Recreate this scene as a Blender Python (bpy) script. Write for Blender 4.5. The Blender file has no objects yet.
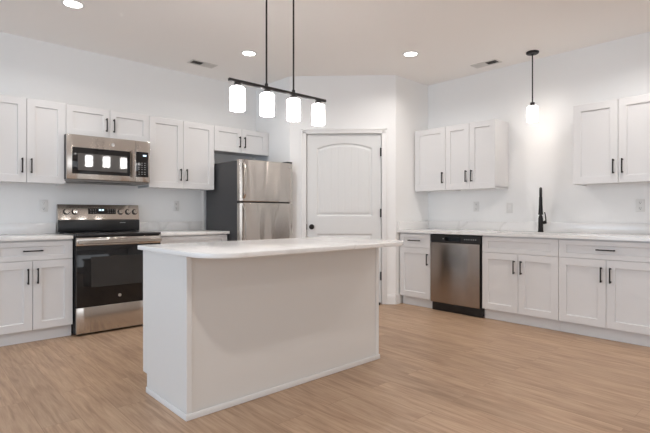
import bpy, bmesh, math, random
from mathutils import Vector, Matrix
random.seed(4)
PI = math.pi
S = bpy.context.scene
COL = S.collection

# ------------------------------------------------------------------ camera
H = 2.82
cam_d = bpy.data.cameras.new('camera')
cam = bpy.data.objects.new('camera', cam_d)
COL.objects.link(cam)
cam.location = (-5.1572, -5.2362, 1.1082)
yaw = math.radians(47.334)
cam.rotation_euler = (PI / 2, 0, yaw - PI / 2)
cam_d.sensor_width = 36
cam_d.lens = 36 * 459.23 / 650
cam_d.shift_y = -2.41 / 650
cam_d.clip_start = 0.02
S.camera = cam

# ------------------------------------------------------------------ world, daylight, exposure
SKY = 0.7
w = bpy.data.worlds.new('world')
S.world = w
w.use_nodes = True
wn = w.node_tree
bg = wn.nodes['Background']
bg.inputs['Color'].default_value = (0.80, 0.90, 1.0, 1)
bg.inputs['Strength'].default_value = SKY

def area(name, loc, rot, sx, sy, power, color):
    l = bpy.data.lights.new(name, 'AREA')
    l.shape = 'RECTANGLE'; l.size = sx; l.size_y = sy
    l.energy = power; l.color = color
    o = bpy.data.objects.new(name, l); COL.objects.link(o)
    o.location = loc; o.rotation_euler = rot
    return o
# daylight entering by the glazed openings behind and to the left of the camera
# window axis: area lights point down local -Z
area('daylight_patio', (-8.62, -3.1, 1.3), (0, -PI / 2, 0), 2.1, 3.4, 75, (0.62, 0.80, 1.0))
area('daylight_front', (-4.2, -9.12, 1.5), (PI / 2, 0, 0), 4.4, 1.6, 30, (0.95, 0.97, 1.0))
CAN_POWER = 9.5
CAN_COL = (1.0, 0.955, 0.91)
SHADE_EMIT = 13
SINK_EMIT = 6
VS = S.view_settings
S.display_settings.display_device = 'sRGB'
VS.view_transform = 'Standard'
VS.look = 'None'
VS.gamma = 1
VS.use_curve_mapping = False
VS.exposure = 0.16
S.cycles.max_bounces = 10
S.cycles.diffuse_bounces = 6
S.cycles.sample_clamp_indirect = 6

# ------------------------------------------------------------------ materials
def mat(name, color, rough=0.5, metal=0.0, spec=0.5):
    m = bpy.data.materials.new(name); m.use_nodes = True
    b = m.node_tree.nodes['Principled BSDF']
    b.inputs['Base Color'].default_value = (*color, 1)
    b.inputs['Roughness'].default_value = rough
    b.inputs['Metallic'].default_value = metal
    b.inputs['Specular IOR Level'].default_value = spec
    return m
def nd(m, t, **kw):
    n = m.node_tree.nodes.new(t)
    for k, v in kw.items(): setattr(n, k, v)
    return n
def lk(m, a, b): m.node_tree.links.new(a, b)
def bsdf(m): return m.node_tree.nodes['Principled BSDF']
def add_noise_bump(m, scale=(1, 1, 1), nscale=200, strength=0.05, dist=0.01, detail=2):
    tc = nd(m, 'ShaderNodeTexCoord'); mp = nd(m, 'ShaderNodeMapping')
    mp.inputs['Scale'].default_value = scale
    n = nd(m, 'ShaderNodeTexNoise'); n.inputs['Scale'].default_value = nscale; n.inputs['Detail'].default_value = detail
    bp = nd(m, 'ShaderNodeBump'); bp.inputs['Strength'].default_value = strength; bp.inputs['Distance'].default_value = dist
    lk(m, tc.outputs['Object'], mp.inputs['Vector']); lk(m, mp.outputs['Vector'], n.inputs['Vector'])
    lk(m, n.outputs['Fac'], bp.inputs['Height']); lk(m, bp.outputs['Normal'], bsdf(m).inputs['Normal'])
    return n
M = {}
M['wall'] = mat('wall_paint', (0.90, 0.90, 0.895), 0.75, 0, 0.3)
add_noise_bump(M['wall'], nscale=260, strength=0.05, dist=0.002)
M['ceiling'] = mat('ceiling_paint', (0.94, 0.915, 0.89), 0.9, 0, 0.2)
add_noise_bump(M['ceiling'], nscale=220, strength=0.08, dist=0.002)
M['trim'] = mat('trim_paint', (0.83, 0.825, 0.815), 0.4)
M['door'] = mat('door_paint', (0.77, 0.775, 0.77), 0.45)
M['cab'] = mat('cabinet_lacquer', (0.755, 0.75, 0.75), 0.38)
add_noise_bump(M['cab'], nscale=90, strength=0.015, dist=0.002)
M['cabin'] = mat('cabinet_box_melamine', (0.74, 0.70, 0.64), 0.55)
M['island'] = mat('island_lacquer', (0.78, 0.765, 0.74), 0.42)
M['black'] = mat('matte_black_metal', (0.022, 0.019, 0.018), 0.42, 0.6)
M['blackplastic'] = mat('black_plastic', (0.012, 0.012, 0.013), 0.35)
M['blackglass'] = mat('black_glass', (0.008, 0.008, 0.009), 0.06)
M['ceramicglass'] = mat('ceramic_cooktop_glass', (0.010, 0.010, 0.011), 0.10)
M['bronze'] = mat('dark_bronze_metal', (0.045, 0.042, 0.042), 0.38, 0.8)
M['darkgrey'] = mat('fridge_side_grey', (0.050, 0.050, 0.053), 0.5)
add_noise_bump(M['darkgrey'], nscale=500, strength=0.2, dist=0.001)
M['plate'] = mat('outlet_plastic', (0.78, 0.775, 0.76), 0.35)
M['slot'] = mat('outlet_slot', (0.05, 0.05, 0.05), 0.6)
M['grey'] = mat('grey_print', (0.45, 0.45, 0.45), 0.5)
M['badge'] = mat('badge_silver', (0.55, 0.54, 0.52), 0.35, 0.7)
M['dark'] = mat('vent_duct_dark', (0.03, 0.028, 0.026), 0.8)
M['ventwhite'] = mat('vent_paint', (0.70, 0.68, 0.65), 0.5)
M['burner'] = mat('burner_ring_print', (0.06, 0.06, 0.062), 0.25)

def steel(name, color, rough, wave=0.0):
    m = mat(name, color, rough, 1.0)
    b = bsdf(m)
    tc = nd(m, 'ShaderNodeTexCoord'); mp = nd(m, 'ShaderNodeMapping'); mp.inputs['Scale'].default_value = (2, 2, 260)
    n = nd(m, 'ShaderNodeTexNoise'); n.inputs['Scale'].default_value = 3; n.inputs['Detail'].default_value = 3
    lk(m, tc.outputs['Object'], mp.inputs['Vector']); lk(m, mp.outputs['Vector'], n.inputs['Vector'])
    mr = nd(m, 'ShaderNodeMapRange'); mr.inputs['To Min'].default_value = rough * 0.99; mr.inputs['To Max'].default_value = rough * 1.01
    lk(m, n.outputs['Fac'], mr.inputs['Value']); lk(m, mr.outputs['Result'], b.inputs['Roughness'])
    b.inputs['Anisotropic'].default_value = 1.0
    b.inputs['Anisotropic Rotation'].default_value = 0.0
    tg = nd(m, 'ShaderNodeCombineXYZ'); tg.inputs['Z'].default_value = 1     # brushed across: highlights stretch upright
    lk(m, tg.outputs['Vector'], b.inputs['Tangent'])
    if wave:
        m2 = nd(m, 'ShaderNodeMapping'); m2.inputs['Scale'].default_value = (3.8, 3.8, 1.0)
        n2 = nd(m, 'ShaderNodeTexNoise'); n2.inputs['Scale'].default_value = 1.3; n2.inputs['Detail'].default_value = 0
        bp = nd(m, 'ShaderNodeBump'); bp.inputs['Strength'].default_value = 1.0; bp.inputs['Distance'].default_value = wave
        lk(m, tc.outputs['Object'], m2.inputs['Vector']); lk(m, m2.outputs['Vector'], n2.inputs['Vector'])
        lk(m, n2.outputs['Fac'], bp.inputs['Height']); lk(m, bp.outputs['Normal'], b.inputs['Normal'])
    return m
M['steel'] = steel('brushed_stainless', (0.60, 0.56, 0.52), 0.12)
M['steelwave'] = steel('fridge_stainless', (0.60, 0.56, 0.52), 0.155, 0.014)
M['steeldark'] = steel('dishwasher_stainless', (0.37, 0.315, 0.275), 0.15)

def emit(name, color, strength):
    m = mat(name, color, 0.3)
    b = bsdf(m)
    b.inputs['Emission Color'].default_value = (*color, 1)
    b.inputs['Emission Strength'].default_value = strength
    return m
M['shade'] = emit('opal_glass_lit', (1.0, 0.985, 0.97), SHADE_EMIT)
M['shadesink'] = emit('opal_glass_lit_sink', (1.0, 0.95, 0.90), SINK_EMIT)
M['canlens'] = emit('downlight_lens_lit', (1.0, 0.96, 0.92), 9)
M['display'] = emit('display_digits', (0.65, 0.85, 1.0), 1.6)

# quartz with faint grey veins
def quartz():
    m = mat('white_quartz', (0.8, 0.79, 0.78), 0.14)
    tc = nd(m, 'ShaderNodeTexCoord'); mp = nd(m, 'ShaderNodeMapping'); mp.inputs['Rotation'].default_value = (0.3, 0.5, 0.6)
    n1 = nd(m, 'ShaderNodeTexNoise'); n1.inputs['Scale'].default_value = 1.3; n1.inputs['Detail'].default_value = 5
    mx = nd(m, 'ShaderNodeMixRGB', blend_type='ADD'); mx.inputs['Fac'].default_value = 0.9
    n2 = nd(m, 'ShaderNodeTexNoise'); n2.inputs['Scale'].default_value = 0.9; n2.inputs['Detail'].default_value = 2
    lk(m, tc.outputs['Object'], mp.inputs['Vector'])
    lk(m, mp.outputs['Vector'], n1.inputs['Vector'])
    lk(m, mp.outputs['Vector'], mx.inputs['Color1']); lk(m, n1.outputs['Color'], mx.inputs['Color2'])
    lk(m, mx.outputs['Color'], n2.inputs['Vector'])
    cr = nd(m, 'ShaderNodeValToRGB')
    e = cr.color_ramp.elements
    e[0].position = 0.0; e[0].color = (0.88, 0.87, 0.86, 1)
    e[1].position = 1.0; e[1].color = (0.88, 0.87, 0.86, 1)
    for p, c in ((0.488, (0.88, 0.87, 0.86, 1)), (0.502, (0.77, 0.76, 0.745, 1)), (0.516, (0.865, 0.855, 0.84, 1)), (0.60, (0.855, 0.845, 0.835, 1)), (0.68, (0.88, 0.87, 0.86, 1))):
        k = e.new(p); k.color = c
    lk(m, n2.outputs['Fac'], cr.inputs['Fac']); lk(m, cr.outputs['Color'], bsdf(m).inputs['Base Color'])
    return m
M['quartz'] = quartz()

# vinyl planks running along Y
def planks():
    m = mat('oak_vinyl_planks', (0.5, 0.36, 0.25), 0.42, 0, 0.4)
    tc = nd(m, 'ShaderNodeTexCoord'); mp = nd(m, 'ShaderNodeMapping'); mp.inputs['Rotation'].default_value = (0, 0, PI / 2)
    lk(m, tc.outputs['Object'], mp.inputs['Vector'])
    br = nd(m, 'ShaderNodeTexBrick')
    br.offset = 0.37; br.offset_frequency = 2; br.squash = 1
    br.inputs['Scale'].default_value = 1
    br.inputs['Brick Width'].default_value = 1.25; br.inputs['Row Height'].default_value = 0.185
    br.inputs['Mortar Size'].default_value = 0.0014; br.inputs['Mortar Smooth'].default_value = 0.4; br.inputs['Bias'].default_value = 0
    br.inputs['Color1'].default_value = (0, 0, 0, 1); br.inputs['Color2'].default_value = (1, 1, 1, 1); br.inputs['Mortar'].default_value = (0.5, 0.5, 0.5, 1)
    lk(m, mp.outputs['Vector'], br.inputs['Vector'])
    # grain: stretched noise, shifted plank by plank
    g = nd(m, 'ShaderNodeMapping'); g.inputs['Scale'].default_value = (22, 1.6, 1)
    ad = nd(m, 'ShaderNodeVectorMath', operation='MULTIPLY_ADD')
    ad.inputs[1].default_value = (7, 7, 7)
    lk(m, br.outputs['Color'], ad.inputs[0]); lk(m, tc.outputs['Object'], ad.inputs[2])
    lk(m, ad.outputs['Vector'], g.inputs['Vector'])
    n = nd(m, 'ShaderNodeTexNoise'); n.inputs['Scale'].default_value = 1.6; n.inputs['Detail'].default_value = 6; n.inputs['Roughness'].default_value = 0.6; n.inputs['Distortion'].default_value = 0.6
    lk(m, g.outputs['Vector'], n.inputs['Vector'])
    cr = nd(m, 'ShaderNodeValToRGB')
    e = cr.color_ramp.elements
    e[0].position = 0.28; e[0].color = FLOOR_DARK
    e[1].position = 0.74; e[1].color = FLOOR_LIGHT
    k = e.new(0.5); k.color = FLOOR_MID
    g2 = nd(m, 'ShaderNodeMapping'); g2.inputs['Scale'].default_value = (70, 4, 1)
    lk(m, ad.outputs['Vector'], g2.inputs['Vector'])
    nf = nd(m, 'ShaderNodeTexNoise'); nf.inputs['Scale'].default_value = 1.4; nf.inputs['Detail'].default_value = 3
    lk(m, g2.outputs['Vector'], nf.inputs['Vector'])
    bl = nd(m, 'ShaderNodeMapping'); bl.inputs['Scale'].default_value = (4.0, 1.2, 1)
    lk(m, ad.outputs['Vector'], bl.inputs['Vector'])
    nb_ = nd(m, 'ShaderNodeTexNoise'); nb_.inputs['Scale'].default_value = 1.5; nb_.inputs['Detail'].default_value = 2
    lk(m, bl.outputs['Vector'], nb_.inputs['Vector'])
    m1 = nd(m, 'ShaderNodeMath', operation='MULTIPLY_ADD'); m1.inputs[1].default_value = 0.35
    m2_ = nd(m, 'ShaderNodeMath', operation='MULTIPLY_ADD'); m2_.inputs[1].default_value = 0.40
    m3_ = nd(m, 'ShaderNodeMath', operation='SUBTRACT'); m3_.inputs[1].default_value = 0.375
    lk(m, nf.outputs['Fac'], m1.inputs[0]); lk(m, n.outputs['Fac'], m1.inputs[2])
    lk(m, nb_.outputs['Fac'], m2_.inputs[0]); lk(m, m1.outputs['Value'], m2_.inputs[2])
    lk(m, m2_.outputs['Value'], m3_.inputs[0]); lk(m, m3_.outputs['Value'], cr.inputs['Fac'])
    hs = nd(m, 'ShaderNodeHueSaturation')
    mr = nd(m, 'ShaderNodeMapRange'); mr.inputs['To Min'].default_value = 0.93; mr.inputs['To Max'].default_value = 1.07
    lk(m, br.outputs['Color'], mr.inputs['Value']); lk(m, mr.outputs['Result'], hs.inputs['Value'])
    lk(m, cr.outputs['Color'], hs.inputs['Color'])
    mx = nd(m, 'ShaderNodeMixRGB', blend_type='MULTIPLY'); mx.inputs['Color2'].default_value = (0.70, 0.66, 0.62, 1)
    lk(m, br.outputs['Fac'], mx.inputs['Fac']); lk(m, hs.outputs['Color'], mx.inputs['Color1'])
    lk(m, mx.outputs['Color'], bsdf(m).inputs['Base Color'])
    bp = nd(m, 'ShaderNodeBump'); bp.inputs['Strength'].default_value = 0.12; bp.inputs['Distance'].default_value = 0.002
    lk(m, n.outputs['Fac'], bp.inputs['Height']); lk(m, bp.outputs['Normal'], bsdf(m).inputs['Normal'])
    return m
FLOOR_DARK = (0.31, 0.195, 0.125, 1)
FLOOR_MID = (0.425, 0.283, 0.185, 1)
FLOOR_LIGHT = (0.53, 0.370, 0.252, 1)
M['floor'] = planks()

# ------------------------------------------------------------------ mesh helpers
def B(): return bmesh.new()
def box(bm, x0, x1, y0, y1, z0, z1, bev=0.0, seg=2):
    x0, x1 = min(x0, x1), max(x0, x1); y0, y1 = min(y0, y1), max(y0, y1); z0, z1 = min(z0, z1), max(z0, z1)
    r = bmesh.ops.create_cube(bm, size=1, matrix=Matrix.Translation(((x0 + x1) / 2, (y0 + y1) / 2, (z0 + z1) / 2)) @ Matrix.Diagonal((x1 - x0, y1 - y0, z1 - z0, 1)))
    if bev:
        es = list({e for v in r['verts'] for e in v.link_edges})
        bmesh.ops.bevel(bm, geom=es, offset=bev, segments=seg, profile=0.5, affect='EDGES')
    return bm
def loft(bm, rings, cap0=True, cap1=True):
    R_ = [[bm.verts.new(p) for p in r] for r in rings]
    n = len(R_[0])
    for a, b in zip(R_, R_[1:]):
        for i in range(n):
            bm.faces.new((a[i], a[(i + 1) % n], b[(i + 1) % n], b[i]))
    if cap0: bm.faces.new(R_[0][::-1])
    if cap1: bm.faces.new(R_[-1])
    return bm
def lathe(bm, prof, c=(0, 0, 0), axis='z', n=28, cap0=True, cap1=True):
    """prof: list of (radius, height along axis)"""
    rings = []
    for r, h in prof:
        ring = []
        for i in range(n):
            a = 2 * PI * i / n
            u, v = r * math.cos(a), r * math.sin(a)
            p = {'z': (u, v, h), 'y': (u, h, v), 'x': (h, u, v)}[axis]
            ring.append((c[0] + p[0], c[1] + p[1], c[2] + p[2]))
        rings.append(ring)
    return loft(bm, rings, cap0, cap1)
def tube(bm, pts, rad, n=14):
    pts = [Vector(p) for p in pts]
    rad = rad if isinstance(rad, (list, tuple)) else [rad] * len(pts)
    rings = []
    up = None
    for i, p in enumerate(pts):
        t = (pts[min(i + 1, len(pts) - 1)] - pts[max(i - 1, 0)]).normalized()
        if up is None:
            up = Vector((0, 0, 1)) if abs(t.z) < 0.9 else Vector((0, 1, 0))
        a = t.cross(up).normalized(); b = a.cross(t).normalized(); up = b
        rings.append([p + a * rad[i] * math.cos(2 * PI * k / n) + b * rad[i] * math.sin(2 * PI * k / n) for k in range(n)])
    return loft(bm, rings)
def obj(name, bm, m, parent=None, smooth=0.45):
    bmesh.ops.recalc_face_normals(bm, faces=bm.faces[:])
    me = bpy.data.meshes.new(name)
    bm.to_mesh(me); bm.free()
    me.materials.append(m)
    if smooth:
        for p in me.polygons: p.use_smooth = True
        me.set_sharp_from_angle(angle=smooth)
    o = bpy.data.objects.new(name, me); COL.objects.link(o)
    if parent: o.parent = parent
    return o
def thing(name, label, cat, loc=(0, 0, 0), rz=0, group=None):
    o = bpy.data.objects.new(name, None); COL.objects.link(o)
    o.empty_display_size = 0.1
    o.location = loc; o.rotation_euler = (0, 0, rz)
    o['label'] = label; o['category'] = cat
    if group: o['group'] = group
    return o
def tag(o, label, cat, group=None):
    o['label'] = label; o['category'] = cat
    if group: o['group'] = group
    return o
def struct(name, bm, m, parent=None, smooth=0.45):
    o = obj(name, bm, m, parent, smooth)
    if not parent: o['kind'] = 'structure'
    return o

# ------------------------------------------------------------------ room shell
XL, YF = -8.5, -9.0
struct('floor', box(B(), XL - .2, 0.12, YF - .2, 0.12, -0.1, 0), M['floor'])
struct('ceiling', box(B(), XL - .2, 0.12, YF - .2, 0.12, H, H + 0.1), M['ceiling'])
struct('wall_back', box(B(), XL - .12, 0.12, 0, 0.12, 0, H), M['wall'])
struct('wall_right', box(B(), 0, 0.12, YF - .12, 0, 0, H), M['wall'])
# left wall with patio door opening, front wall with window opening
b = B()
box(b, XL - .12, XL, YF - .12, -4.8, 0, H); box(b, XL - .12, XL, -1.4, 0, 0, H); box(b, XL - .12, XL, -4.8, -1.4, 2.35, H)
box(b, XL - .12, XL, -4.8, -1.4, 0, 0.02)
struct('wall_left', b, M['wall'])
b = B()
box(b, XL, -6.4, YF - .12, YF, 0, H); box(b, -2.0, 0, YF - .12, YF, 0, H); box(b, -6.4, -2.0, YF - .12, YF, 0, 0.7); box(b, -6.4, -2.0, YF - .12, YF, 2.3, H)
struct('wall_front', b, M['wall'])
b = B()
for y in (-4.77, -3.1, -1.43): box(b, XL - .09, XL - .03, y - .03, y + .03, .02, 2.35)
box(b, XL - .09, XL - .03, -4.8, -1.4, 2.27, 2.35); box(b, XL - .09, XL - .03, -4.8, -1.4, .02, .1)
struct('window_1', b, M['trim'])
b = B()
for x in (-6.37, -4.93, -3.47, -2.03): box(b, x - .03, x + .03, YF - .09, YF - .03, .7, 2.3)
box(b, -6.4, -2, YF - .09, YF - .03, 2.23, 2.3); box(b, -6.4, -2, YF - .09, YF - .03, .7, .77)
struct('window_2', b, M['trim'])

# corner pantry: left return, diagonal door wall, right return
XP, YP = -1.613, -1.67            # faces of the returns
C1 = Vector((-0.69, YP))          # right outer corner
C0 = Vector((XP, C1.y + (C1.x - XP)))   # left outer corner
T = 0.11
def dg(s, off, z):
    """point on the diagonal wall: s from right corner to left, off = out into the kitchen"""
    k = 2 ** -.5
    return (C1.x - s * k - off * k, C1.y + s * k - off * k, z)
def dbox(bm, s0, s1, o0, o1, z0, z1, bev=0):
    r = box(B(), s0, s1, o0, o1, z0, z1, bev)
    for v in r.verts: v.co = dg(*v.co)
    me = bpy.data.meshes.new('t'); r.to_mesh(me); r.free(); bm.from_mesh(me); bpy.data.meshes.remove(me)
    return bm
L = (C1 - C0).length
struct('wall_pantry_left', box(B(), XP, XP + T, C0.y, 0, 0, H), M['wall'])
struct('wall_pantry_right', box(B(), C1.x, 0, YP, YP + T, 0, H), M['wall'])
D0, D1, DT = 0.165, 1.105, 2.108      # door opening along the diagonal wall
b = B()
dbox(b, 0, D0, -T, 0, 0, H); dbox(b, D1, L, -T, 0, 0, H); dbox(b, D0, D1, -T, 0, DT, H)
struct('wall_pantry', b, M['wall'])
# casing
b = B()
cw = 0.064
for s0, s1 in ((D0 - cw + .006, D0 + .006), (D1 - .006, D1 + cw - .006)):
    dbox(b, s0, s1, 0.0, 0.014, 0, DT + cw - .006, 0.002)
    m_ = (s0 + s1) / 2
    dbox(b, *(sorted((s0 if m_ < .5 else s1, (s0 + .022) if m_ < .5 else (s1 - .022)))), 0.012, 0.019, 0, DT + cw - .006, 0.002)
dbox(b, D0 - cw + .006, D1 + cw - .006, 0.0, 0.014, DT - .006, DT + cw - .006, 0.002)
dbox(b, D0 - cw + .006, D1 + cw - .006, 0.012, 0.019, DT + cw - .028, DT + cw - .006, 0.002)
struct('trim_1', b, M['trim'])
# jamb (door stop) inside the opening
b = B()
dbox(b, D0, D0 + .004, -T, 0, 0, DT); dbox(b, D1 - .004, D1, -T, 0, 0, DT); dbox(b, D0, D1, -T, 0, DT - .004, DT)
struct('trim_2', b, M['trim'])

# door slab with two recessed panels, upper one arched and grooved
def door_slab():
    s0, s1, z0, z1 = D0 + .009, D1 - .009, 0.014, DT - .009
    pl, pr = 0.287, 0.972           # panel edges (s)
    pc = (pl + pr) / 2; hw = (pr - pl) / 2
    top_b, spring, arch = 1.085, 1.922, 0.066
    low_b, low_t = 0.26, 0.862
    def sd_upper(s, z):
        zt = spring + arch * (1 - ((s - pc) / hw) ** 2)
        return min(s - pl, pr - s, z - top_b, (zt - z))
    def sd_lower(s, z): return min(s - pl, pr - s, z - low_b, low_t - z)
    def sm(t): t = max(0, min(1, t)); return t * t * (3 - 2 * t)
    def depth(s, z):
        d = max(sd_upper(s, z), sd_lower(s, z))
        if d <= 0: return 0
        v = -0.011 * sm(d / 0.012)
        v += 0.0075 * sm((d - 0.022) / 0.022)
        if d > 0.05 and z > 1:
            g = abs(((s - pc) / 0.083 + 0.5) % 1 - 0.5) * 0.083
            v -= 0.0022 * max(0, 1 - g / 0.007)
        return v
    du, dv = 0.0055, 0.007
    nu, nv = int((s1 - s0) / du), int((z1 - z0) / dv)
    bm = B()
    F = -0.016
    grid = [[bm.verts.new(dg(s0 + (s1 - s0) * i / nu, F + depth(s0 + (s1 - s0) * i / nu, z0 + (z1 - z0) * j / nv), z0 + (z1 - z0) * j / nv)) for i in range(nu + 1)] for j in range(nv + 1)]
    for j in range(nv):
        for i in range(nu):
            bm.faces.new((grid[j][i], grid[j][i + 1], grid[j + 1][i + 1], grid[j + 1][i]))
    # sides and back
    loop = [grid[0][i] for i in range(nu + 1)] + [grid[j][nu] for j in range(1, nv + 1)] + [grid[nv][i] for i in range(nu - 1, -1, -1)] + [grid[j][0] for j in range(nv - 1, 0, -1)]
    k = 2 ** -.5 * 0.036
    back = [bm.verts.new((v.co.x + k, v.co.y + k, v.co.z)) for v in loop]
    # flatten the back (follow the outline, depth there is zero)
    n = len(loop)
    for i in range(n): bm.faces.new((loop[i], back[i], back[(i + 1) % n], loop[(i + 1) % n]))
    bm.faces.new(back)
    return bm
door = struct('door_1', door_slab(), M['door'], None, 0.7)
b = B()
def dlathe(bm, prof, s, z, n=24):
    rings = []
    for r, h in prof:
        rings.append([dg(s + r * math.cos(2 * PI * i / n), h, z + r * math.sin(2 * PI * i / n)) for i in range(n)])
    return loft(bm, rings)
F = -0.016
dlathe(b, [(.031, F + .0005), (.033, F + .004), (.030, F + .010), (.014, F + .012), (.011, F + .030), (.018, F + .036), (.027, F + .044), (.030, F + .054), (.027, F + .063), (.016, F + .068), (.004, F + .069)], 1.035, .950)
obj('door_knob', b, M['black'], door)['label'] = 'round matte black knob'
b = dbox(B(), D1 - .0125, D1 - .0035, F - .004, F + .003, .915, .985)
obj('latch_plate', b, M['black'], door)
for z in (1.872, 1.122, .346):
    b = dbox(B(), D0 + .0070, D0 + .024, F + .0005, F + .018, z - .05, z + .05)
    r = [dg(D0 + .0155 + .009 * math.cos(2 * PI * i / 12), F + .024 + .009 * math.sin(2 * PI * i / 12), z - .052) for i in range(12)]
    r2 = [(p[0], p[1], z + .052) for p in r]
    loft(b, [r, r2])
    obj('hinge', b, M['black'], door)

# baseboards
def baseboard(name, p0, p1, h=0.125, t=0.014):
    p0, p1 = Vector(p0), Vector(p1)
    d = (p1 - p0).normalized(); n = Vector((d.y, -d.x))
    prof = [(0, 0), (t, 0), (t, h - .03), (t - .004, h - .012), (t - .008, h), (0, h)]
    bm = B()
    loft(bm, [[(p.x + n.x * a, p.y + n.y * a, z) for a, z in prof] for p in (p0, p1)])
    return struct(name, bm, M['trim'])
cl = dg(D0 - cw + .006, 0, 0); cr_ = dg(D1 + cw - .006, 0, 0)
# kitchen side is to the right of the direction p0 -> p1
baseboard('baseboard_pantry_right', (cl[0], cl[1]), (C1.x, C1.y))
baseboard('baseboard_pantry_return', (C1.x, C1.y), (-0.612, YP))
baseboard('baseboard_pantry_left', (C0.x, C0.y), (cr_[0], cr_[1]))
baseboard('baseboard_pantry_side', (XP, -.02), (C0.x, C0.y))
baseboard('baseboard_back', (XL, 0), (-4.66, 0))
baseboard('baseboard_right', (0, -4.37), (0, YF))

# ------------------------------------------------------------------ cabinet parts (local frame: x along the run, front faces -y, z up)
def shaker(w_, h_, y, x0, z0, stile=0.066, t=0.02, rec=0.0115, topr=None):
    """door with recessed flat panel; back at y, front at y-t"""
    topr = stile if topr is None else topr
    def ring(i, yy, j=None):
        j = i if j is None else j
        return [(x0 + i, yy, z0 + j), (x0 + w_ - i, yy, z0 + j), (x0 + w_ - i, yy, z0 + h_ - j), (x0 + i, yy, z0 + h_ - j)]
    return loft(B(), [ring(0, y), ring(0, y - t + .0018), ring(.0018, y - t), ring(stile, y - t, topr), ring(stile + .0012, y - t + .0015, topr + .0012), ring(stile + .003, y - t + rec, topr + .003)])
def pull_v(x, zc, y, ln=0.135):
    bm = B(); s = .0055
    box(bm, x - s, x + s, y - .034, y - .024, zc - ln / 2, zc + ln / 2, .002)
    for z in (zc - ln / 2 + .010, zc + ln / 2 - .010): box(bm, x - s, x + s, y - .026, y - .0003, z - s, z + s)
    return bm
def pull_h(xc, z, y, ln=0.15):
    bm = B(); s = .0055
    box(bm, xc - ln / 2, xc + ln / 2, y - .034, y - .024, z - s, z + s, .002)
    for x in (xc - ln / 2 + .010, xc + ln / 2 - .010): box(bm, x - s, x + s, y - .026, y - .0003, z - s, z + s)
    return bm
G = .0018   # half gap
def wall_cabinet(name, label, loc, rz, w_, z0, z1, ndoors, handle_side='in', depth=0.324, hz=None, stile=0.066, filler=0, group='white shaker wall cabinets'):
    t = thing(name, label, 'cabinet', (loc[0], loc[1], z0), rz, group)
    h = z1 - z0
    d = depth - .021
    bm = B()
    # open-bottom box: sides, top, recessed bottom, back
    box(bm, -w_ / 2 + .0008, w_ / 2 - .0008, -d, -.002, .012, h, .0012, 1)
    box(bm, -w_ / 2 + .0008, -w_ / 2 + .018, -d, -.002, 0, .02); box(bm, w_ / 2 - .018, w_ / 2 - .0008, -d, -.002, 0, .02)
    box(bm, -w_ / 2 + .018, w_ / 2 - .018, -d, -d + .018, 0, .02)
    obj('carcass', bm, M['cab'], t)
    if filler:
        obj('filler_strip', box(B(), w_ / 2 + .0003, w_ / 2 + filler, -d - .002, -d + .018, 0, h), M['cab'], t)
    dw = w_ / ndoors
    hz = hz if hz is not None else (.066 + .02 + .0675)
    for i in range(ndoors):
        x0 = -w_ / 2 + i * dw + G
        dd = obj('door', shaker(dw - 2 * G, h - 2 * G, -d - .0004, x0, G, stile), M['cab'], t)
        if ndoors == 2: hx = x0 + dw - 2 * G - .034 if i == 0 else x0 + .034
        else: hx = x0 + dw - 2 * G - .034
        obj('handle', pull_v(hx, hz, -d - .0204), M['black'], dd)
    return t
def base_cabinet(name, label, loc, rz, w_, ndoors, drawer='drawer', depth=0.63, ztop=0.882, toe=0.11, zd=0.707, toe_rec=.055, ends=(0, 0)):
    t = thing(name, label, 'cabinet', (loc[0], loc[1], 0), rz, 'white shaker base cabinets')
    d = depth - .021
    if name == 'sink_base_cabinet':
        a = w_ / 2 - .0008
        bm = box(B(), -a, a, -d, -.002, toe, toe + .018)
        box(bm, -a, -a + .018, -d, -.002, toe + .018, ztop); box(bm, a - .018, a, -d, -.002, toe + .018, ztop)
        box(bm, -a + .018, a - .018, -d, -d + .018, toe + .018, ztop); box(bm, -a + .018, a - .018, -.012, -.002, toe + .018, ztop)
    else:
        bm = box(B(), -w_ / 2 + .0008, w_ / 2 - .0008, -d, -.002, toe, ztop, .0012, 1)
    obj('carcass', bm, M['cab'], t)
    obj('toe_kick', box(B(), -w_ / 2 + .0008, w_ / 2 - .0008, -depth + toe_rec, -.02, 0.0005, toe - .0005), M['cab'], t)
    y = -d - .0004
    ft = ztop - .012
    x0 = -w_ / 2 + G
    fr = obj('drawer_front', shaker(w_ - 2 * G, ft - zd - G, y, x0, zd + G, .066, topr=.042), M['cab'], t)
    if drawer == 'drawer':
        obj('handle', pull_h(0 if ndoors == 2 else 0, .792, y - .02, .15 if ndoors == 2 else .165), M['black'], fr)
    dw = w_ / ndoors
    for i in range(ndoors):
        x0 = -w_ / 2 + i * dw + G
        dd = obj('door', shaker(dw - 2 * G, zd - G - toe, y, x0, toe, .066), M['cab'], t)
        if ndoors == 2: hx = x0 + dw - 2 * G - .034 if i == 0 else x0 + .034
        else: hx = x0 + dw - 2 * G - .034
        obj('handle', pull_v(hx, .575, y - .02), M['black'], dd)
    return t
UB, UT, FB = 1.396, 2.167, 1.867
RR = -PI / 2
def xc(a, b_): return (a + b_) / 2
# range wall, wall cabinets
wall_cabinet('wall_cabinet', 'two-door white wall cabinet left of the microwave, at the left edge of the photo', (xc(-4.641, -4.001), 0), 0, .640, UB, UT, 2)
wall_cabinet('wall_cabinet', 'short two-door white wall cabinet directly above the microwave', (xc(-4.001, -3.201), 0), 0, .800, 1.872, UT, 2, hz=.133, stile=.06)
wall_cabinet('wall_cabinet', 'tall two-door white wall cabinet between the microwave and the fridge', (xc(-3.201, -2.421), 0), 0, .780, UB, UT, 2)
wall_cabinet('wall_cabinet', 'short two-door white wall cabinet above the stainless fridge', (xc(-2.421, -1.657), 0), 0, .764, FB, UT, 2, hz=.133, stile=.06, filler=.040)
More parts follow.
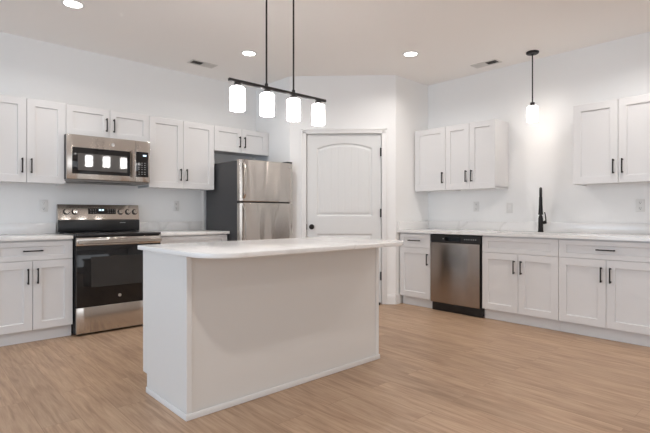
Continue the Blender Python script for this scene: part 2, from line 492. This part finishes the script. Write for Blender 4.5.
# right wall, wall cabinets
wall_cabinet('wall_cabinet', 'single-door white wall cabinet next to the pantry corner', (0, xc(-1.69, -2.138)), RR, .448, UB, UT, 1)
wall_cabinet('wall_cabinet', 'two-door white wall cabinet above the dishwasher, left of the sink pendant', (0, xc(-2.138, -2.772)), RR, .634, UB, UT, 2)
wall_cabinet('wall_cabinet', 'two-door white wall cabinet right of the sink pendant, at the right edge of the photo', (0, xc(-3.576, -4.344)), RR, .768, UB, UT, 2)
# base cabinets
base_cabinet('base_cabinet', 'white base cabinet with one drawer and two doors left of the range', (xc(-4.641, -4.017), 0), 0, .624, 2)
base_cabinet('base_cabinet', 'white base cabinet between range and fridge, mostly hidden behind the island', (xc(-3.213, -2.425), 0), 0, .788, 2)
base_cabinet('base_cabinet', 'narrow white base cabinet with one drawer and one door beside the dishwasher', (0, xc(-1.69, -2.134)), RR, .444, 1)
base_cabinet('sink_base_cabinet', 'white two-door base cabinet with a plain false front under the sink', (0, xc(-2.782, -3.553)), RR, .771, 2, drawer='false')
base_cabinet('base_cabinet', 'white base cabinet with one drawer and two doors at the right edge of the photo', (0, xc(-3.553, -4.345)), RR, .792, 2)

# ------------------------------------------------------------------ worktops
ZT, ZB = 0.914, 0.8835
def slab(bm, x0, x1, y0, y1): return box(bm, x0, x1, y0, y1, ZB, ZT, .003)
def splash(parent, x0, x1, y0, y1):
    o = obj('backsplash', box(B(), x0, x1, y0, y1, ZT + .0003, ZT + .104, .002), M['quartz'], parent)
    return o
t = tag(obj('worktop', slab(B(), -4.65, -4.019, -.655, -.001), M['quartz']), 'short white quartz worktop on the base cabinet left of the range', 'worktop', 'white quartz worktops')
splash(t, -4.65, -4.022, -.019, -.0012)
t = tag(obj('worktop', slab(B(), -3.213, -2.41, -.655, -.001), M['quartz']), 'white quartz worktop between the range and the fridge', 'worktop', 'white quartz worktops')
splash(t, -3.211, -2.412, -.019, -.0012)
# long right worktop with sink cutout
SX0, SX1, SY0, SY1 = -.53, -.15, -3.52, -2.83
b = B()
xs = (-.655, SX0, SX1, -.001); ys = (-4.36, SY0, SY1, YP - .0015)
vv = {}
for i, x in enumerate(xs):
    for j, y in enumerate(ys):
        for k, z in enumerate((ZB, ZT)): vv[i, j, k] = b.verts.new((x, y, z))
for i in range(3):
    for j in range(3):
        if (i, j) == (1, 1): continue
        for k in (0, 1): b.faces.new((vv[i, j, k], vv[i + 1, j, k], vv[i + 1, j + 1, k], vv[i, j + 1, k]))
def side(a, c): b.faces.new((vv[a + (0,)], vv[c + (0,)], vv[c + (1,)], vv[a + (1,)]))
for i in range(3): side((i, 0), (i + 1, 0)); side((i, 3), (i + 1, 3)); side((0, i), (0, i + 1)); side((3, i), (3, i + 1))
for a, c in (((1, 1), (2, 1)), ((2, 1), (2, 2)), ((2, 2), (1, 2)), ((1, 2), (1, 1))): side(a, c)
t = tag(obj('worktop', b, M['quartz']), 'long white quartz worktop along the right wall around the sink', 'worktop', 'white quartz worktops')
splash(t, -.019, -.0012, -4.36, YP - .0015)
splash(t, -.64, -.0195, YP - .0185, YP - .0015)
# sink: undermount stainless bowl
b = B()
def rr(x0, x1, y0, y1, r, z, n=6):
    pts = []
    for cx, cy, a0 in ((x1 - r, y1 - r, 0), (x0 + r, y1 - r, PI / 2), (x0 + r, y0 + r, PI), (x1 - r, y0 + r, 1.5 * PI)):
        for i in range(n + 1):
            a = a0 + PI / 2 * i / n
            pts.append((cx + r * math.cos(a), cy + r * math.sin(a), z))
    return pts
e = .012
loft(b, [rr(SX0 - e, SX1 + e, SY0 - e, SY1 + e, .03, ZB - .0008), rr(SX0 + .004, SX1 - .004, SY0 + .004, SY1 - .004, .03, ZB - .0008), rr(SX0 + .006, SX1 - .006, SY0 + .006, SY1 - .006, .03, ZB - .19), rr(SX0 + .03, SX1 - .03, SY0 + .03, SY1 - .03, .03, ZB - .205)], False, True)
loft(b, [rr(SX0 - e, SX1 + e, SY0 - e, SY1 + e, .03, ZB - .0008), rr(SX0 - e, SX1 + e, SY0 - e, SY1 + e, .03, ZB - .004), rr(SX0 - .002, SX1 + .002, SY0 - .002, SY1 + .002, .03, ZB - .006), rr(SX0 - .002, SX1 + .002, SY0 - .002, SY1 + .002, .03, ZB - .213)], False, True)
sk = tag(obj('kitchen_sink', b, M['steel']), 'undermount stainless sink bowl set in the right worktop under the faucet', 'sink')
obj('drain', lathe(B(), [(.045, 0), (.045, .003), (.034, .004), (.030, .001), (.006, .001)], (xc(SX0, SX1), xc(SY0, SY1), ZB - .2048)), M['badge'], sk)

# faucet: spout swings out over the bowl
fx, fy = -.10, -3.175
ang = math.atan2(-5.236 - fy, -5.157 - fx)     # spout direction out over the bowl
fc = thing('kitchen_faucet', 'matte black gooseneck pull-down faucet behind the sink', 'faucet', (fx, fy, ZT), ang)
obj('faucet_body', lathe(B(), [(.029, .0005), (.030, .004), (.028, .010), (.0265, .018), (.0255, .09), (.0235, .15), (.0195, .168), (.0165, .178)]), M['black'], fc)
pts = [(0, 0, .172), (0, 0, .26), (0, 0, .36)]
R0 = .075
for i in range(1, 15):
    a = PI * i / 14
    pts.append((R0 - R0 * math.cos(a), 0, .39 + R0 * math.sin(a)))
pts.append((2 * R0, 0, .365))
obj('spout', tube(B(), pts, .0145), M['black'], fc)
obj('spray_head', lathe(B(), [(.0155, .372), (.0165, .362), (.0175, .30), (.021, .235), (.0235, .196), (.0225, .188), (.010, .187)][::-1], (2 * R0, 0, 0)), M['black'], fc)
b = tube(B(), [(0, .015, .098), (0, .040, .106), (0, .056, .112)], [.016, .0185, .0175])
tube(b, [(0, .050, .112), (-.002, .050, .135), (-.004, .044, .19), (-.006, .038, .215)], [.0075, .0065, .0055, .006])
hl = obj('lever', b, M['black'], fc)
hl.location = (0, 0, 0)

# ------------------------------------------------------------------ island
IX0, IX1, IYF, IYB = -4.034, -2.469, -2.922, -2.318
il = thing('kitchen_island', 'white panelled kitchen island in the middle of the floor', 'island', (xc(IX0, IX1), xc(IYF, IYB), 0))
def loc_(o):
    o.matrix_parent_inverse = Matrix.Translation((-xc(IX0, IX1), -xc(IYF, IYB), 0)); return o
loc_(obj('carcass', box(B(), IX0 + .02, IX1 - .02, IYF + .012, IYB - .0, .11, ZB - .001), M['island'], il))
loc_(obj('toe_kick', box(B(), IX0 + .02, IX1 - .02, IYF + .012, IYB - .075, .0005, .1095), M['island'], il))
loc_(obj('back_panel', box(B(), IX0 + .0195, IX1 - .0195, IYF + .002, IYF + .0118, .0005, ZB - .001), M['island'], il))
for x0, x1 in ((IX0, IX0 + .0195), (IX1 - .0195, IX1)):
    b = B()
    P_ = [(IYF + .004, .0005), (IYB - .063, .0005), (IYB - .063, .115), (IYB, .115), (IYB, ZB - .001), (IYF + .004, ZB - .001)]
    loft(b, [[(x, y, z) for y, z in P_] for x in (x0, x1)])
    loc_(obj('end_panel', b, M['island'], il))
for x0, x1 in ((IX0 - .003, IX0 + .028), (IX1 - .028, IX1 + .003)):
    loc_(obj('corner_trim', box(B(), x0, x1, IYF - .0045, IYF + .0018, .0005, ZB - .001, .001, 1), M['trim'], il))
b = box(B(), IX0 - .008, IX1 + .008, IYF - .0125, IYF - .0046, .0005, .036, .003)
box(b, IX0 - .008, IX0 - .0032, IYF - .0125, IYB - .063, .0005, .036, .0025)
box(b, IX1 + .0032, IX1 + .008, IYF - .0125, IYB - .063, .0005, .036, .0025)
loc_(obj('base_moulding', b, M['trim'], il))
# doors and drawers on the range side of the island
nb = 3
bw = (IX1 - IX0 - .04) / nb
for i in range(nb):
    x0 = -(bw * nb) / 2 + i * bw + G
    for nm, z0, hh, tr in (('drawer_front', .709, .16, .042), ('door', .11, .595, .066)):
        bm = shaker(bw - 2 * G, hh, -.0004, x0, z0, .066, topr=tr)
        for v in bm.verts: v.co = Vector((-v.co.x + xc(IX0, IX1), -v.co.y + IYB, v.co.z))
        o = loc_(obj(nm, bm, M['island'], il))
        hb = pull_h(x0 + bw / 2, .792, -.0204) if nm != 'door' else pull_v(x0 + bw - .04, .575, -.0204)
        for v in hb.verts: v.co = Vector((-v.co.x + xc(IX0, IX1), -v.co.y + IYB, v.co.z))
        h_ = obj('handle', hb, M['black'], o)
# worktop of the island, rounded outer corners
def round_slab(x0, x1, y0, y1, rs, z0, z1, e=.004, n=14):
    def ring(ins, z):
        pts = []
        for (cx, cy, sx, sy, a0), r in zip(((x1, y1, -1, -1, 0), (x0, y1, 1, -1, PI / 2), (x0, y0, 1, 1, PI), (x1, y0, -1, 1, 1.5 * PI)), rs):
            px, py = cx + sx * r, cy + sy * r
            for i in range(n + 1):
                a = a0 + PI / 2 * i / n
                pts.append((px + (r - ins) * math.cos(a), py + (r - ins) * math.sin(a), z))
        return pts
    return loft(B(), [ring(e, z0), ring(e * .3, z0 + e * .3), ring(0, z0 + e), ring(0, z1 - e), ring(e * .3, z1 - e * .3), ring(e, z1)])
tag(obj('worktop', round_slab(-4.062, -2.413, -3.222, -2.285, (.02, .02, .20, .20), ZB + .0005, ZT - .003), M['quartz']), 'white quartz island worktop with rounded overhanging corners', 'worktop', 'white quartz worktops')

# ------------------------------------------------------------------ range
rg = thing('range', 'stainless electric range with black glass oven door and smooth black cooktop', 'stove', (-3.616, 0, 0))
W2 = .390
obj('body', box(B(), -W2, W2, -.645, -.025, .012, .902, .002), M['blackplastic'], rg)
for x in (-.35, .35):
    for y in (-.60, -.08): obj('foot', lathe(B(), [(.018, 0.0004), (.018, .0115)], (x, y, 0), n=14), M['blackplastic'], rg)
ct = obj('cooktop', box(B(), -W2 - .001, W2 + .001, -.690, -.095, .9025, .926, .005), M['ceramicglass'], rg)
for x, y, r in ((-.2, -.52, .11), (.2, -.52, .095), (-.2, -.24, .075), (.2, -.24, .11)):
    b = B()
    lathe(b, [(r - .004, .9262), (r, .9262), (r, .9265), (r - .004, .9265), (r - .004, .9262)], (x, y, 0), n=40, cap0=False, cap1=False)
    obj('burner_ring', b, M['burner'], ct)
# oven door: black glass with steel top strip
od = obj('oven_door', box(B(), -W2 + .002, W2 - .002, -.690, -.646, .262, .818, .004), M['blackglass'], rg)
obj('door_top_strip', box(B(), -W2 + .002, W2 - .002, -.690, -.646, .8185, .893, .004), M['steel'], rg)
b = B()
# flat bow handle
loft(b, [[(x, y + .004 * (x / .36) ** 2, z) for y, z in ((-.728, .838), (-.733, .842), (-.733, .866), (-.728, .870), (-.716, .870), (-.713, .866), (-.713, .842), (-.716, .838))] for x in [(-.378 + .756 * i / 12) for i in range(13)]])
for x in (-.352, .352): box(b, x - .016, x + .016, -.716, -.6905, .842, .866)
obj('oven_handle', b, M['steel'], rg)
wp = mat('oven_window_glass', (0.035, 0.033, 0.032), 0.07)
obj('oven_window', box(B(), -.265, .215 + .05, -.6912, -.6902, .435, .715), wp, od)
b = lathe(B(), [(.015, -.6903), (.015, -.6918), (.012, -.6924), (.0115, -.692), (.002, -.692)], (-.012, 0, .338), 'y')
obj('badge', b, M['badge'], od)
obj('storage_drawer', box(B(), -W2 + .002, W2 - .002, -.688, -.646, .022, .2585, .004), M['steel'], rg)
# backguard
b = B()
loft(b, [[(x, -.018, .93), (x, -.018, 1.203), (x, -.050, 1.206), (x, -.054, 1.200), (x, -.082, 1.052), (x, -.080, 1.046), (x, -.07, .93)] for x in (-.400, .400)])
bgd = obj('backguard', b, M['steel'], rg)
obj('backguard_base', box(B(), -.400, .400, -.092, -.0705, .9265, 1.045, .004), M['blackplastic'], rg)
tl = math.atan2(.028, .148)
def onbg(bm, x, z):
    """turn a shape built round the origin facing -y onto the tilted panel"""
    y = -.054 - (1.200 - z) * .028 / .148
    m_ = Matrix.Translation((x, y, z)) @ Matrix.Rotation(-tl, 4, 'X')
    for v in bm.verts: v.co = m_ @ v.co
    return bm
for x in (-.318, -.241, .207, .285, .359):
    b = lathe(B(), [(.031, -.0006), (.031, -.004), (.025, -.006)], (0, 0, 0), 'y')
    kb = obj('knob_skirt', onbg(b, x - .003, 1.132), M['blackplastic'], bgd)
    b = lathe(B(), [(.0235, -.0062), (.0235, -.020), (.021, -.026), (.002, -.0265)], (0, 0, 0), 'y')
    box(b, -.004, .004, -.034, -.026, -.019, .019, .002)
    obj('knob', onbg(b, x - .003, 1.132), M['steel'], kb)
pd = obj('display_panel', onbg(box(B(), -.137, .137, -.0022, -.0006, -.030, .030), .018, 1.138), M['blackglass'], bgd)
b = B()
for i, (x, hh) in enumerate(((-.026, .016), (-.014, .016), (.002, .016), (.014, .016))):
    box(b, x, x + .0085, -.0030, -.0024, .004, .004 + hh)
obj('clock_display', onbg(b, .012, 1.139), M['display'], pd)
for x in (-.115, -.092, -.069, .055, .078, .101, .12):
    for z in (-.016, .004, .018): obj('button', onbg(box(B(), x, x + .008, -.0030, -.0024, z - .0018, z + .0018), .018, 1.138), M['grey'], pd)
b = B()
for i in range(6): box(b, .190 + i * .010, .197 + i * .010, -.0929, -.0921, 1.013, 1.020)
obj('lettering', b, M['grey'], rg)

# ------------------------------------------------------------------ microwave
mw = thing('microwave', 'stainless over-the-range microwave mounted above the range', 'microwave', (-3.626, 0, 1.42))
MW = .392
obj('body', box(B(), -MW, MW, -.378, -.003, .022, .448, .003), M['blackplastic'], mw)
obj('underside', box(B(), -MW + .004, MW - .004, -.40, -.005, .004, .0215, .002), mat('microwave_grey', (.25, .24, .23), .5), mw)
b = B()
for i in range(7): box(b, -.22 + i * .0, .22, -.36 + i * .012, -.354 + i * .012, .0025, .0042)
obj('vent_grille', b, M['dark'], mw)
md = obj('door', box(B(), -MW, .1895 + .05, -.430, -.3855, .022, .446, .005), M['steel'], mw)
obj('door_glass', box(B(), -.347, .186, -.4318, -.4302, .074, .326, .001), M['blackglass'], md)
wm = mat('microwave_window_screen', (0.10, 0.095, 0.09), 0.03)
bsdf(wm).inputs['IOR'].default_value = 1.75
obj('window', box(B(), -.298, .155, -.4328, -.4319, .108, .272), wm, md)
b = B()
loft(b, [[(x, y + .006 * ((z - .2) / .16) ** 2, z) for x, y in ((.196, -.452), (.199, -.460), (.222, -.460), (.226, -.452), (.222, -.447), (.199, -.447))] for z in [(.062 + .278 * i / 10) for i in range(11)]])
for z in (.080, .322): box(b, .203, .219, -.449, -.4302, z - .012, z + .012)
obj('handle', b, M['steel'], md)
cp = obj('control_panel', box(B(), .2405, MW, -.430, -.3855, .022, .446, .005), M['steel'], mw)
kp = obj('keypad', box(B(), .2465, .374, -.4318, -.4302, .072, .334, .001), M['blackglass'], cp)
for z in (.10, .122, .15, .172, .194, .216):
    for x in (.270, .300, .330): obj('button', box(B(), x, x + .014, -.4325, -.4320, z, z + .005), M['grey'], kp)
obj('clock_display', box(B(), .318, .352, -.4325, -.4320, .290, .304), M['display'], kp)
DT_ = math.radians(-1.2)
md.rotation_euler = (0, 0, DT_); md.location = (-.43 * DT_, 0, 0)
obj('badge', lathe(B(), [(.017, -.4302), (.017, -.4322), (.013, -.4328), (.002, -.4328)], (.02, 0, .378), 'y'), M['badge'], md)

# ------------------------------------------------------------------ fridge
FX0, FX1 = -2.396, -1.645
fg = thing('refrigerator', 'stainless top-freezer refrigerator with dark grey sides beside the pantry', 'refrigerator', (xc(FX0, FX1), 0, 0))
FW = (FX1 - FX0) / 2
obj('cabinet_body', box(B(), -FW, FW, -.785, -.075, .03, 1.712, .004), M['darkgrey'], fg)
for x in (-.3, .3):
    for y in (-.72, -.14): obj('foot', lathe(B(), [(.02, .0004), (.02, .0296)], (x, y, 0), n=14), M['blackplastic'], fg)
def fdoor(z0, z1):
    n = 24
    rings = []
    prof = []
    x0, x1 = -FW + .001, FW - .001
    def outline(ins):
        pts = [(x0 + ins, -.787), ]
        for i in range(n + 1):
            u = -1 + 2 * i / n
            x = u * (FW - .001 - ins)
            y = -.852 - .010 * (1 - u * u) + ins * .6
            edge = max(0, abs(u) - .965) / .035
            y += .012 * edge * edge
            pts.append((x, y))
        pts.append((x1 - ins, -.787))
        return pts
    for z, ins in ((z0, .006), (z0 + .006, 0), (z1 - .006, 0), (z1, .006)):
        rings.append([(x, y, z) for x, y in outline(ins)])
    return loft(B(), rings)
d1 = obj('freezer_door', fdoor(1.252, 1.722), M['steelwave'], fg)
d2 = obj('fridge_door', fdoor(.10, 1.236), M['steelwave'], fg)
obj('base_grille', box(B(), -FW + .01, FW - .01, -.83, -.786, .03, .095), M['blackplastic'], fg)
def fhandle(z0, z1, flip):
    bm = B(); n = 16
    rings = []
    for i in range(n + 1):
        t_ = i / n
        z = z0 + (z1 - z0) * t_
        bow = .040 * (math.sin(PI * min(1, max(0, t_)))) ** .45
        y = -.856 - .008 - bow
        x = -FW + .040
        hw = .0105 + .004 * (2 * abs(t_ - .5)) ** 2
        rings.append([(x - hw, y, z), (x - hw * .6, y - .009, z), (x + hw * .6, y - .009, z), (x + hw, y, z), (x + hw * .7, y + .010, z), (x - hw * .7, y + .010, z)])
    return loft(bm, rings)
obj('handle', fhandle(1.285, 1.685, 0), M['steel'], d1)
obj('handle', fhandle(.66, 1.205, 1), M['steel'], d2)
obj('badge', lathe(B(), [(.017, -.8545), (.017, -.861), (.013, -.8618), (.002, -.8618)], (.325, .0, 1.672), 'y'), M['badge'], d1)
obj('hinge_cover', box(B(), FW - .09, FW - .01, -.85, -.74, 1.7225, 1.742, .004), M['darkgrey'], fg)

# ------------------------------------------------------------------ dishwasher
dw = thing('dishwasher', 'stainless dishwasher with black control strip beside the sink cabinet', 'dishwasher', (0, xc(-2.137, -2.779), 0), RR)
DW_ = .3185
obj('body', box(B(), -DW_, DW_, -.595, -.02, .03, .878, .002), M['blackplastic'], dw)
for x in (-.27, .27):
    for y in (-.5, -.08): obj('foot', lathe(B(), [(.018, .0004), (.018, .0296)], (x, y, 0), n=14), M['blackplastic'], dw)
b = B()
prof = [(-.613, .100), (-.642, .100), (-.648, .106), (-.650, .20), (-.650, .76), (-.647, .784), (-.640, .7885), (-.613, .7885)]
loft(b, [[(x, y, z) for y, z in prof] for x in (-DW_ + .012, DW_ - .012)])
obj('door', b, M['steeldark'], dw)
b = B()
prof = [(-.596, .7895), (-.640, .7895), (-.647, .795), (-.648, .868), (-.640, .8765), (-.596, .8765)]
loft(b, [[(x, y, z) for y, z in prof] for x in (-DW_ + .012, DW_ - .004)])
cpn = obj('control_strip', b, M['blackplastic'], dw)
obj('pocket_handle', box(B(), -.115, .075, -.6492, -.6484, .806, .850), M['blackglass'], cpn)
for x in (-.145, .125, .150, .175, .205, .23, .255): obj('button', box(B(), x, x + .012, -.6489, -.6483, .826, .834), M['grey'], cpn)
obj('side_strip', box(B(), DW_ - .0115, DW_ - .001, -.630, -.5955, .10, .788), M['blackplastic'], dw)
obj('toe_panel', box(B(), -DW_ + .006, DW_ - .002, -.606, -.5955, .0006, .130, .002), M['blackplastic'], dw)

# ------------------------------------------------------------------ lamps
lf = thing('linear_chandelier', 'dark bronze linear chandelier with four lit white glass shades above the island', 'chandelier', (-3.195, -2.65, H))
zb = 1.974 - H
obj('canopy', box(B(), -.20, .20, -.055, .055, -.026, -.0005, .008), M['bronze'], lf)
obj('bar', box(B(), -.420, .426, -.0105, .0105, zb - .010, zb + .010, .003), M['bronze'], lf)
for x in (-.124, .113):
    b = lathe(B(), [(.0062, zb + .0101), (.0062, -.0262)], (x, 0, 0), n=14)
    obj('rod', b, M['bronze'], lf)
    obj('rod_collar', lathe(B(), [(.0115, zb + .0103), (.0115, zb + .026), (.0075, zb + .030)], (x, 0, 0), n=16), M['bronze'], lf)
def shade(parent, x, y, z0, z1, r, m='shade'):
    """lit opal cylinder, open below, wall 4 mm"""
    b = lathe(B(), [(r - .004, z0), (r, z0), (r, z1 - .008), (r - .008, z1), (.020, z1), (.020, z1 - .005), (r - .010, z1 - .006), (r - .005, z1 - .012), (r - .004, z0)], (x, y, 0), n=36, cap0=False, cap1=False)
    return obj('glass_shade', b, M[m], parent)
for x in (-.354, -.117, .114, .352):
    s = obj('lamp_socket', lathe(B(), [(.020, zb - .0315), (.024, zb - .028), (.024, zb - .016), (.012, zb - .0102)], (x, 0, 0), n=20), M['bronze'], lf)
    shade(s, x, 0, 1.784 - H, 1.935 - H, .049)
pf = thing('pendant_lamp', 'single dark bronze pendant lamp with lit glass shade above the sink', 'pendant lamp', (-.26, -3.155, H))
obj('canopy', lathe(B(), [(.064, -.0005), (.064, -.014), (.055, -.022), (.012, -.026), (.010, -.034)], n=30), M['bronze'], pf)
obj('rod', lathe(B(), [(.0065, -.0342), (.0065, -.538)], n=14), M['bronze'], pf)
obj('lamp_socket', lathe(B(), [(.010, -.530), (.024, -.536), (.024, -.566), (.018, -.572)], n=20), M['bronze'], pf)
shade(pf, 0, 0, 2.085 - H, 2.247 - H, .053, 'shadesink')

def can(loc, label, k=1.0):
    t = thing('recessed_downlight', label, 'ceiling light', (loc[0], loc[1], H), 0, 'lit recessed downlights')
    obj('trim_ring', lathe(B(), [(.088, -.0004), (.088, -.004), (.070, -.008), (.066, -.005), (.066, -.0006)], n=36, cap0=False, cap1=False), M['trim'], t)
    obj('lens', lathe(B(), [(.0655, -.0006), (.0655, -.005), (.05, -.0062), (.01, -.0065)], n=32), M['canlens'], t)
    l = bpy.data.lights.new('downlight_glow', 'AREA'); l.shape = 'DISK'; l.size = .13; l.energy = CAN_POWER * k; l.color = CAN_COL
    l.spread = math.radians(150)
    lo = bpy.data.objects.new('downlight_glow', l); COL.objects.link(lo); lo.parent = t; lo.location = (0, 0, -.009)
    return t
can((-4.133, -1.101), 'round lit recessed downlight at the upper left, above the range side', .7)
can((-2.442, -1.098), 'round lit recessed downlight in front of the fridge, left of the chandelier rods', .7)
can((-1.162, -2.249), 'round lit recessed downlight in front of the pantry door, right of the chandelier', .85)
can((-.99, -4.22), 'round lit recessed downlight at the top edge, right of the sink pendant')
can((-4.4, -4.18), 'round lit recessed downlight in the ceiling above the camera side of the island')
can((-2.6, -6.1), 'round lit recessed downlight in the ceiling right of the camera')

# ceiling vents: long register, louvres split in two banks
def vent(loc, rz, label):
    t = thing('ceiling_vent', label, 'vent', (loc[0], loc[1], H), rz, 'ceiling air vents')
    a, c = .155, .075
    b = B()
    for s in (1,):
        box(b, -a, a, -c, -c + .022, -.007, -.0004, .002); box(b, -a, a, c - .022, c, -.007, -.0004, .002)
        box(b, -a, -a + .022, -c + .022, c - .022, -.007, -.0004, .002); box(b, a - .022, a, -c + .022, c - .022, -.007, -.0004, .002)
        box(b, -.004, .004, -c + .022, c - .022, -.006, -.0004)
    obj('frame', b, M['ventwhite'], t)
    obj('duct_backing', box(B(), -a + .022, a - .022, -c + .022, c - .022, -.0012, -.0004), M['dark'], t)
    for sg in (-1, 1):
        b = B()
        for i in range(9):
            x = sg * (.012 + i * .0145)
            dx = sg * .009
            loft(b, [[(x, y, -.0015), (x + .0012, y, -.0015), (x + dx + .0012, y, -.0075), (x + dx, y, -.0075)] for y in (-c + .022, c - .022)])
        obj('louvre_bank', b, M['ventwhite'], t)
vent((-2.64, -.45), 0, 'white ceiling air vent near the range wall, left of the chandelier')
vent((-.275, -2.64), RR, 'white ceiling air vent near the right wall, left of the sink pendant')

# outlets
def outlet(loc, rz, label, kind='outlet'):
    t = thing('wall_switch' if kind == 'switch' else 'wall_outlet', label, 'switch' if kind == 'switch' else 'outlet', loc, rz, 'white wall plates')
    obj('cover_plate', box(B(), -.037, .037, -.0065, -.0006, -.06, .06, .003), M['plate'], t)
    if kind == 'switch':
        obj('rocker', box(B(), -.0165, .0165, -.0095, -.0066, -.033, .033, .002), M['trim'], t)
    else:
        for z in (-.027, .027):
            f_ = obj('socket_face', box(B(), -.0165, .0165, -.0085, -.0066, z - .0185, z + .0185, .002), M['plate'], t)
            b = B()
            box(b, -.008, -.0055, -.0089, -.0086, z - .002, z + .009); box(b, .0055, .008, -.0089, -.0086, z - .002, z + .009); box(b, -.003, .003, -.0089, -.0086, z - .012, z - .006)
            obj('slots', b, M['slot'], f_)
    return t
outlet((-4.124, 0, 1.19), 0, 'white wall outlet left of the range')
outlet((-2.75, 0, 1.205), 0, 'white wall outlet between the range and the fridge')
outlet((0, -2.368, 1.20), RR, 'white wall outlet above the dishwasher under the wall cabinet')
outlet((0, -2.785, 1.18), RR, 'white wall switch just left of the faucet', 'switch')
outlet((0, -4.06, 1.19), RR, 'white wall outlet under the right-hand wall cabinet')

# door stop on the floor at the hinge side of the pantry door
b = B()
p = dg(D0 + .04, .045, 0)
lathe(b, [(.016, .0005), (.016, .004), (.011, .010), (.011, .026), (.006, .030)], (p[0], p[1], 0), n=18)
tag(obj('door_stop', b, M['black']), 'small black door stop on the floor by the pantry door hinges', 'door stop')
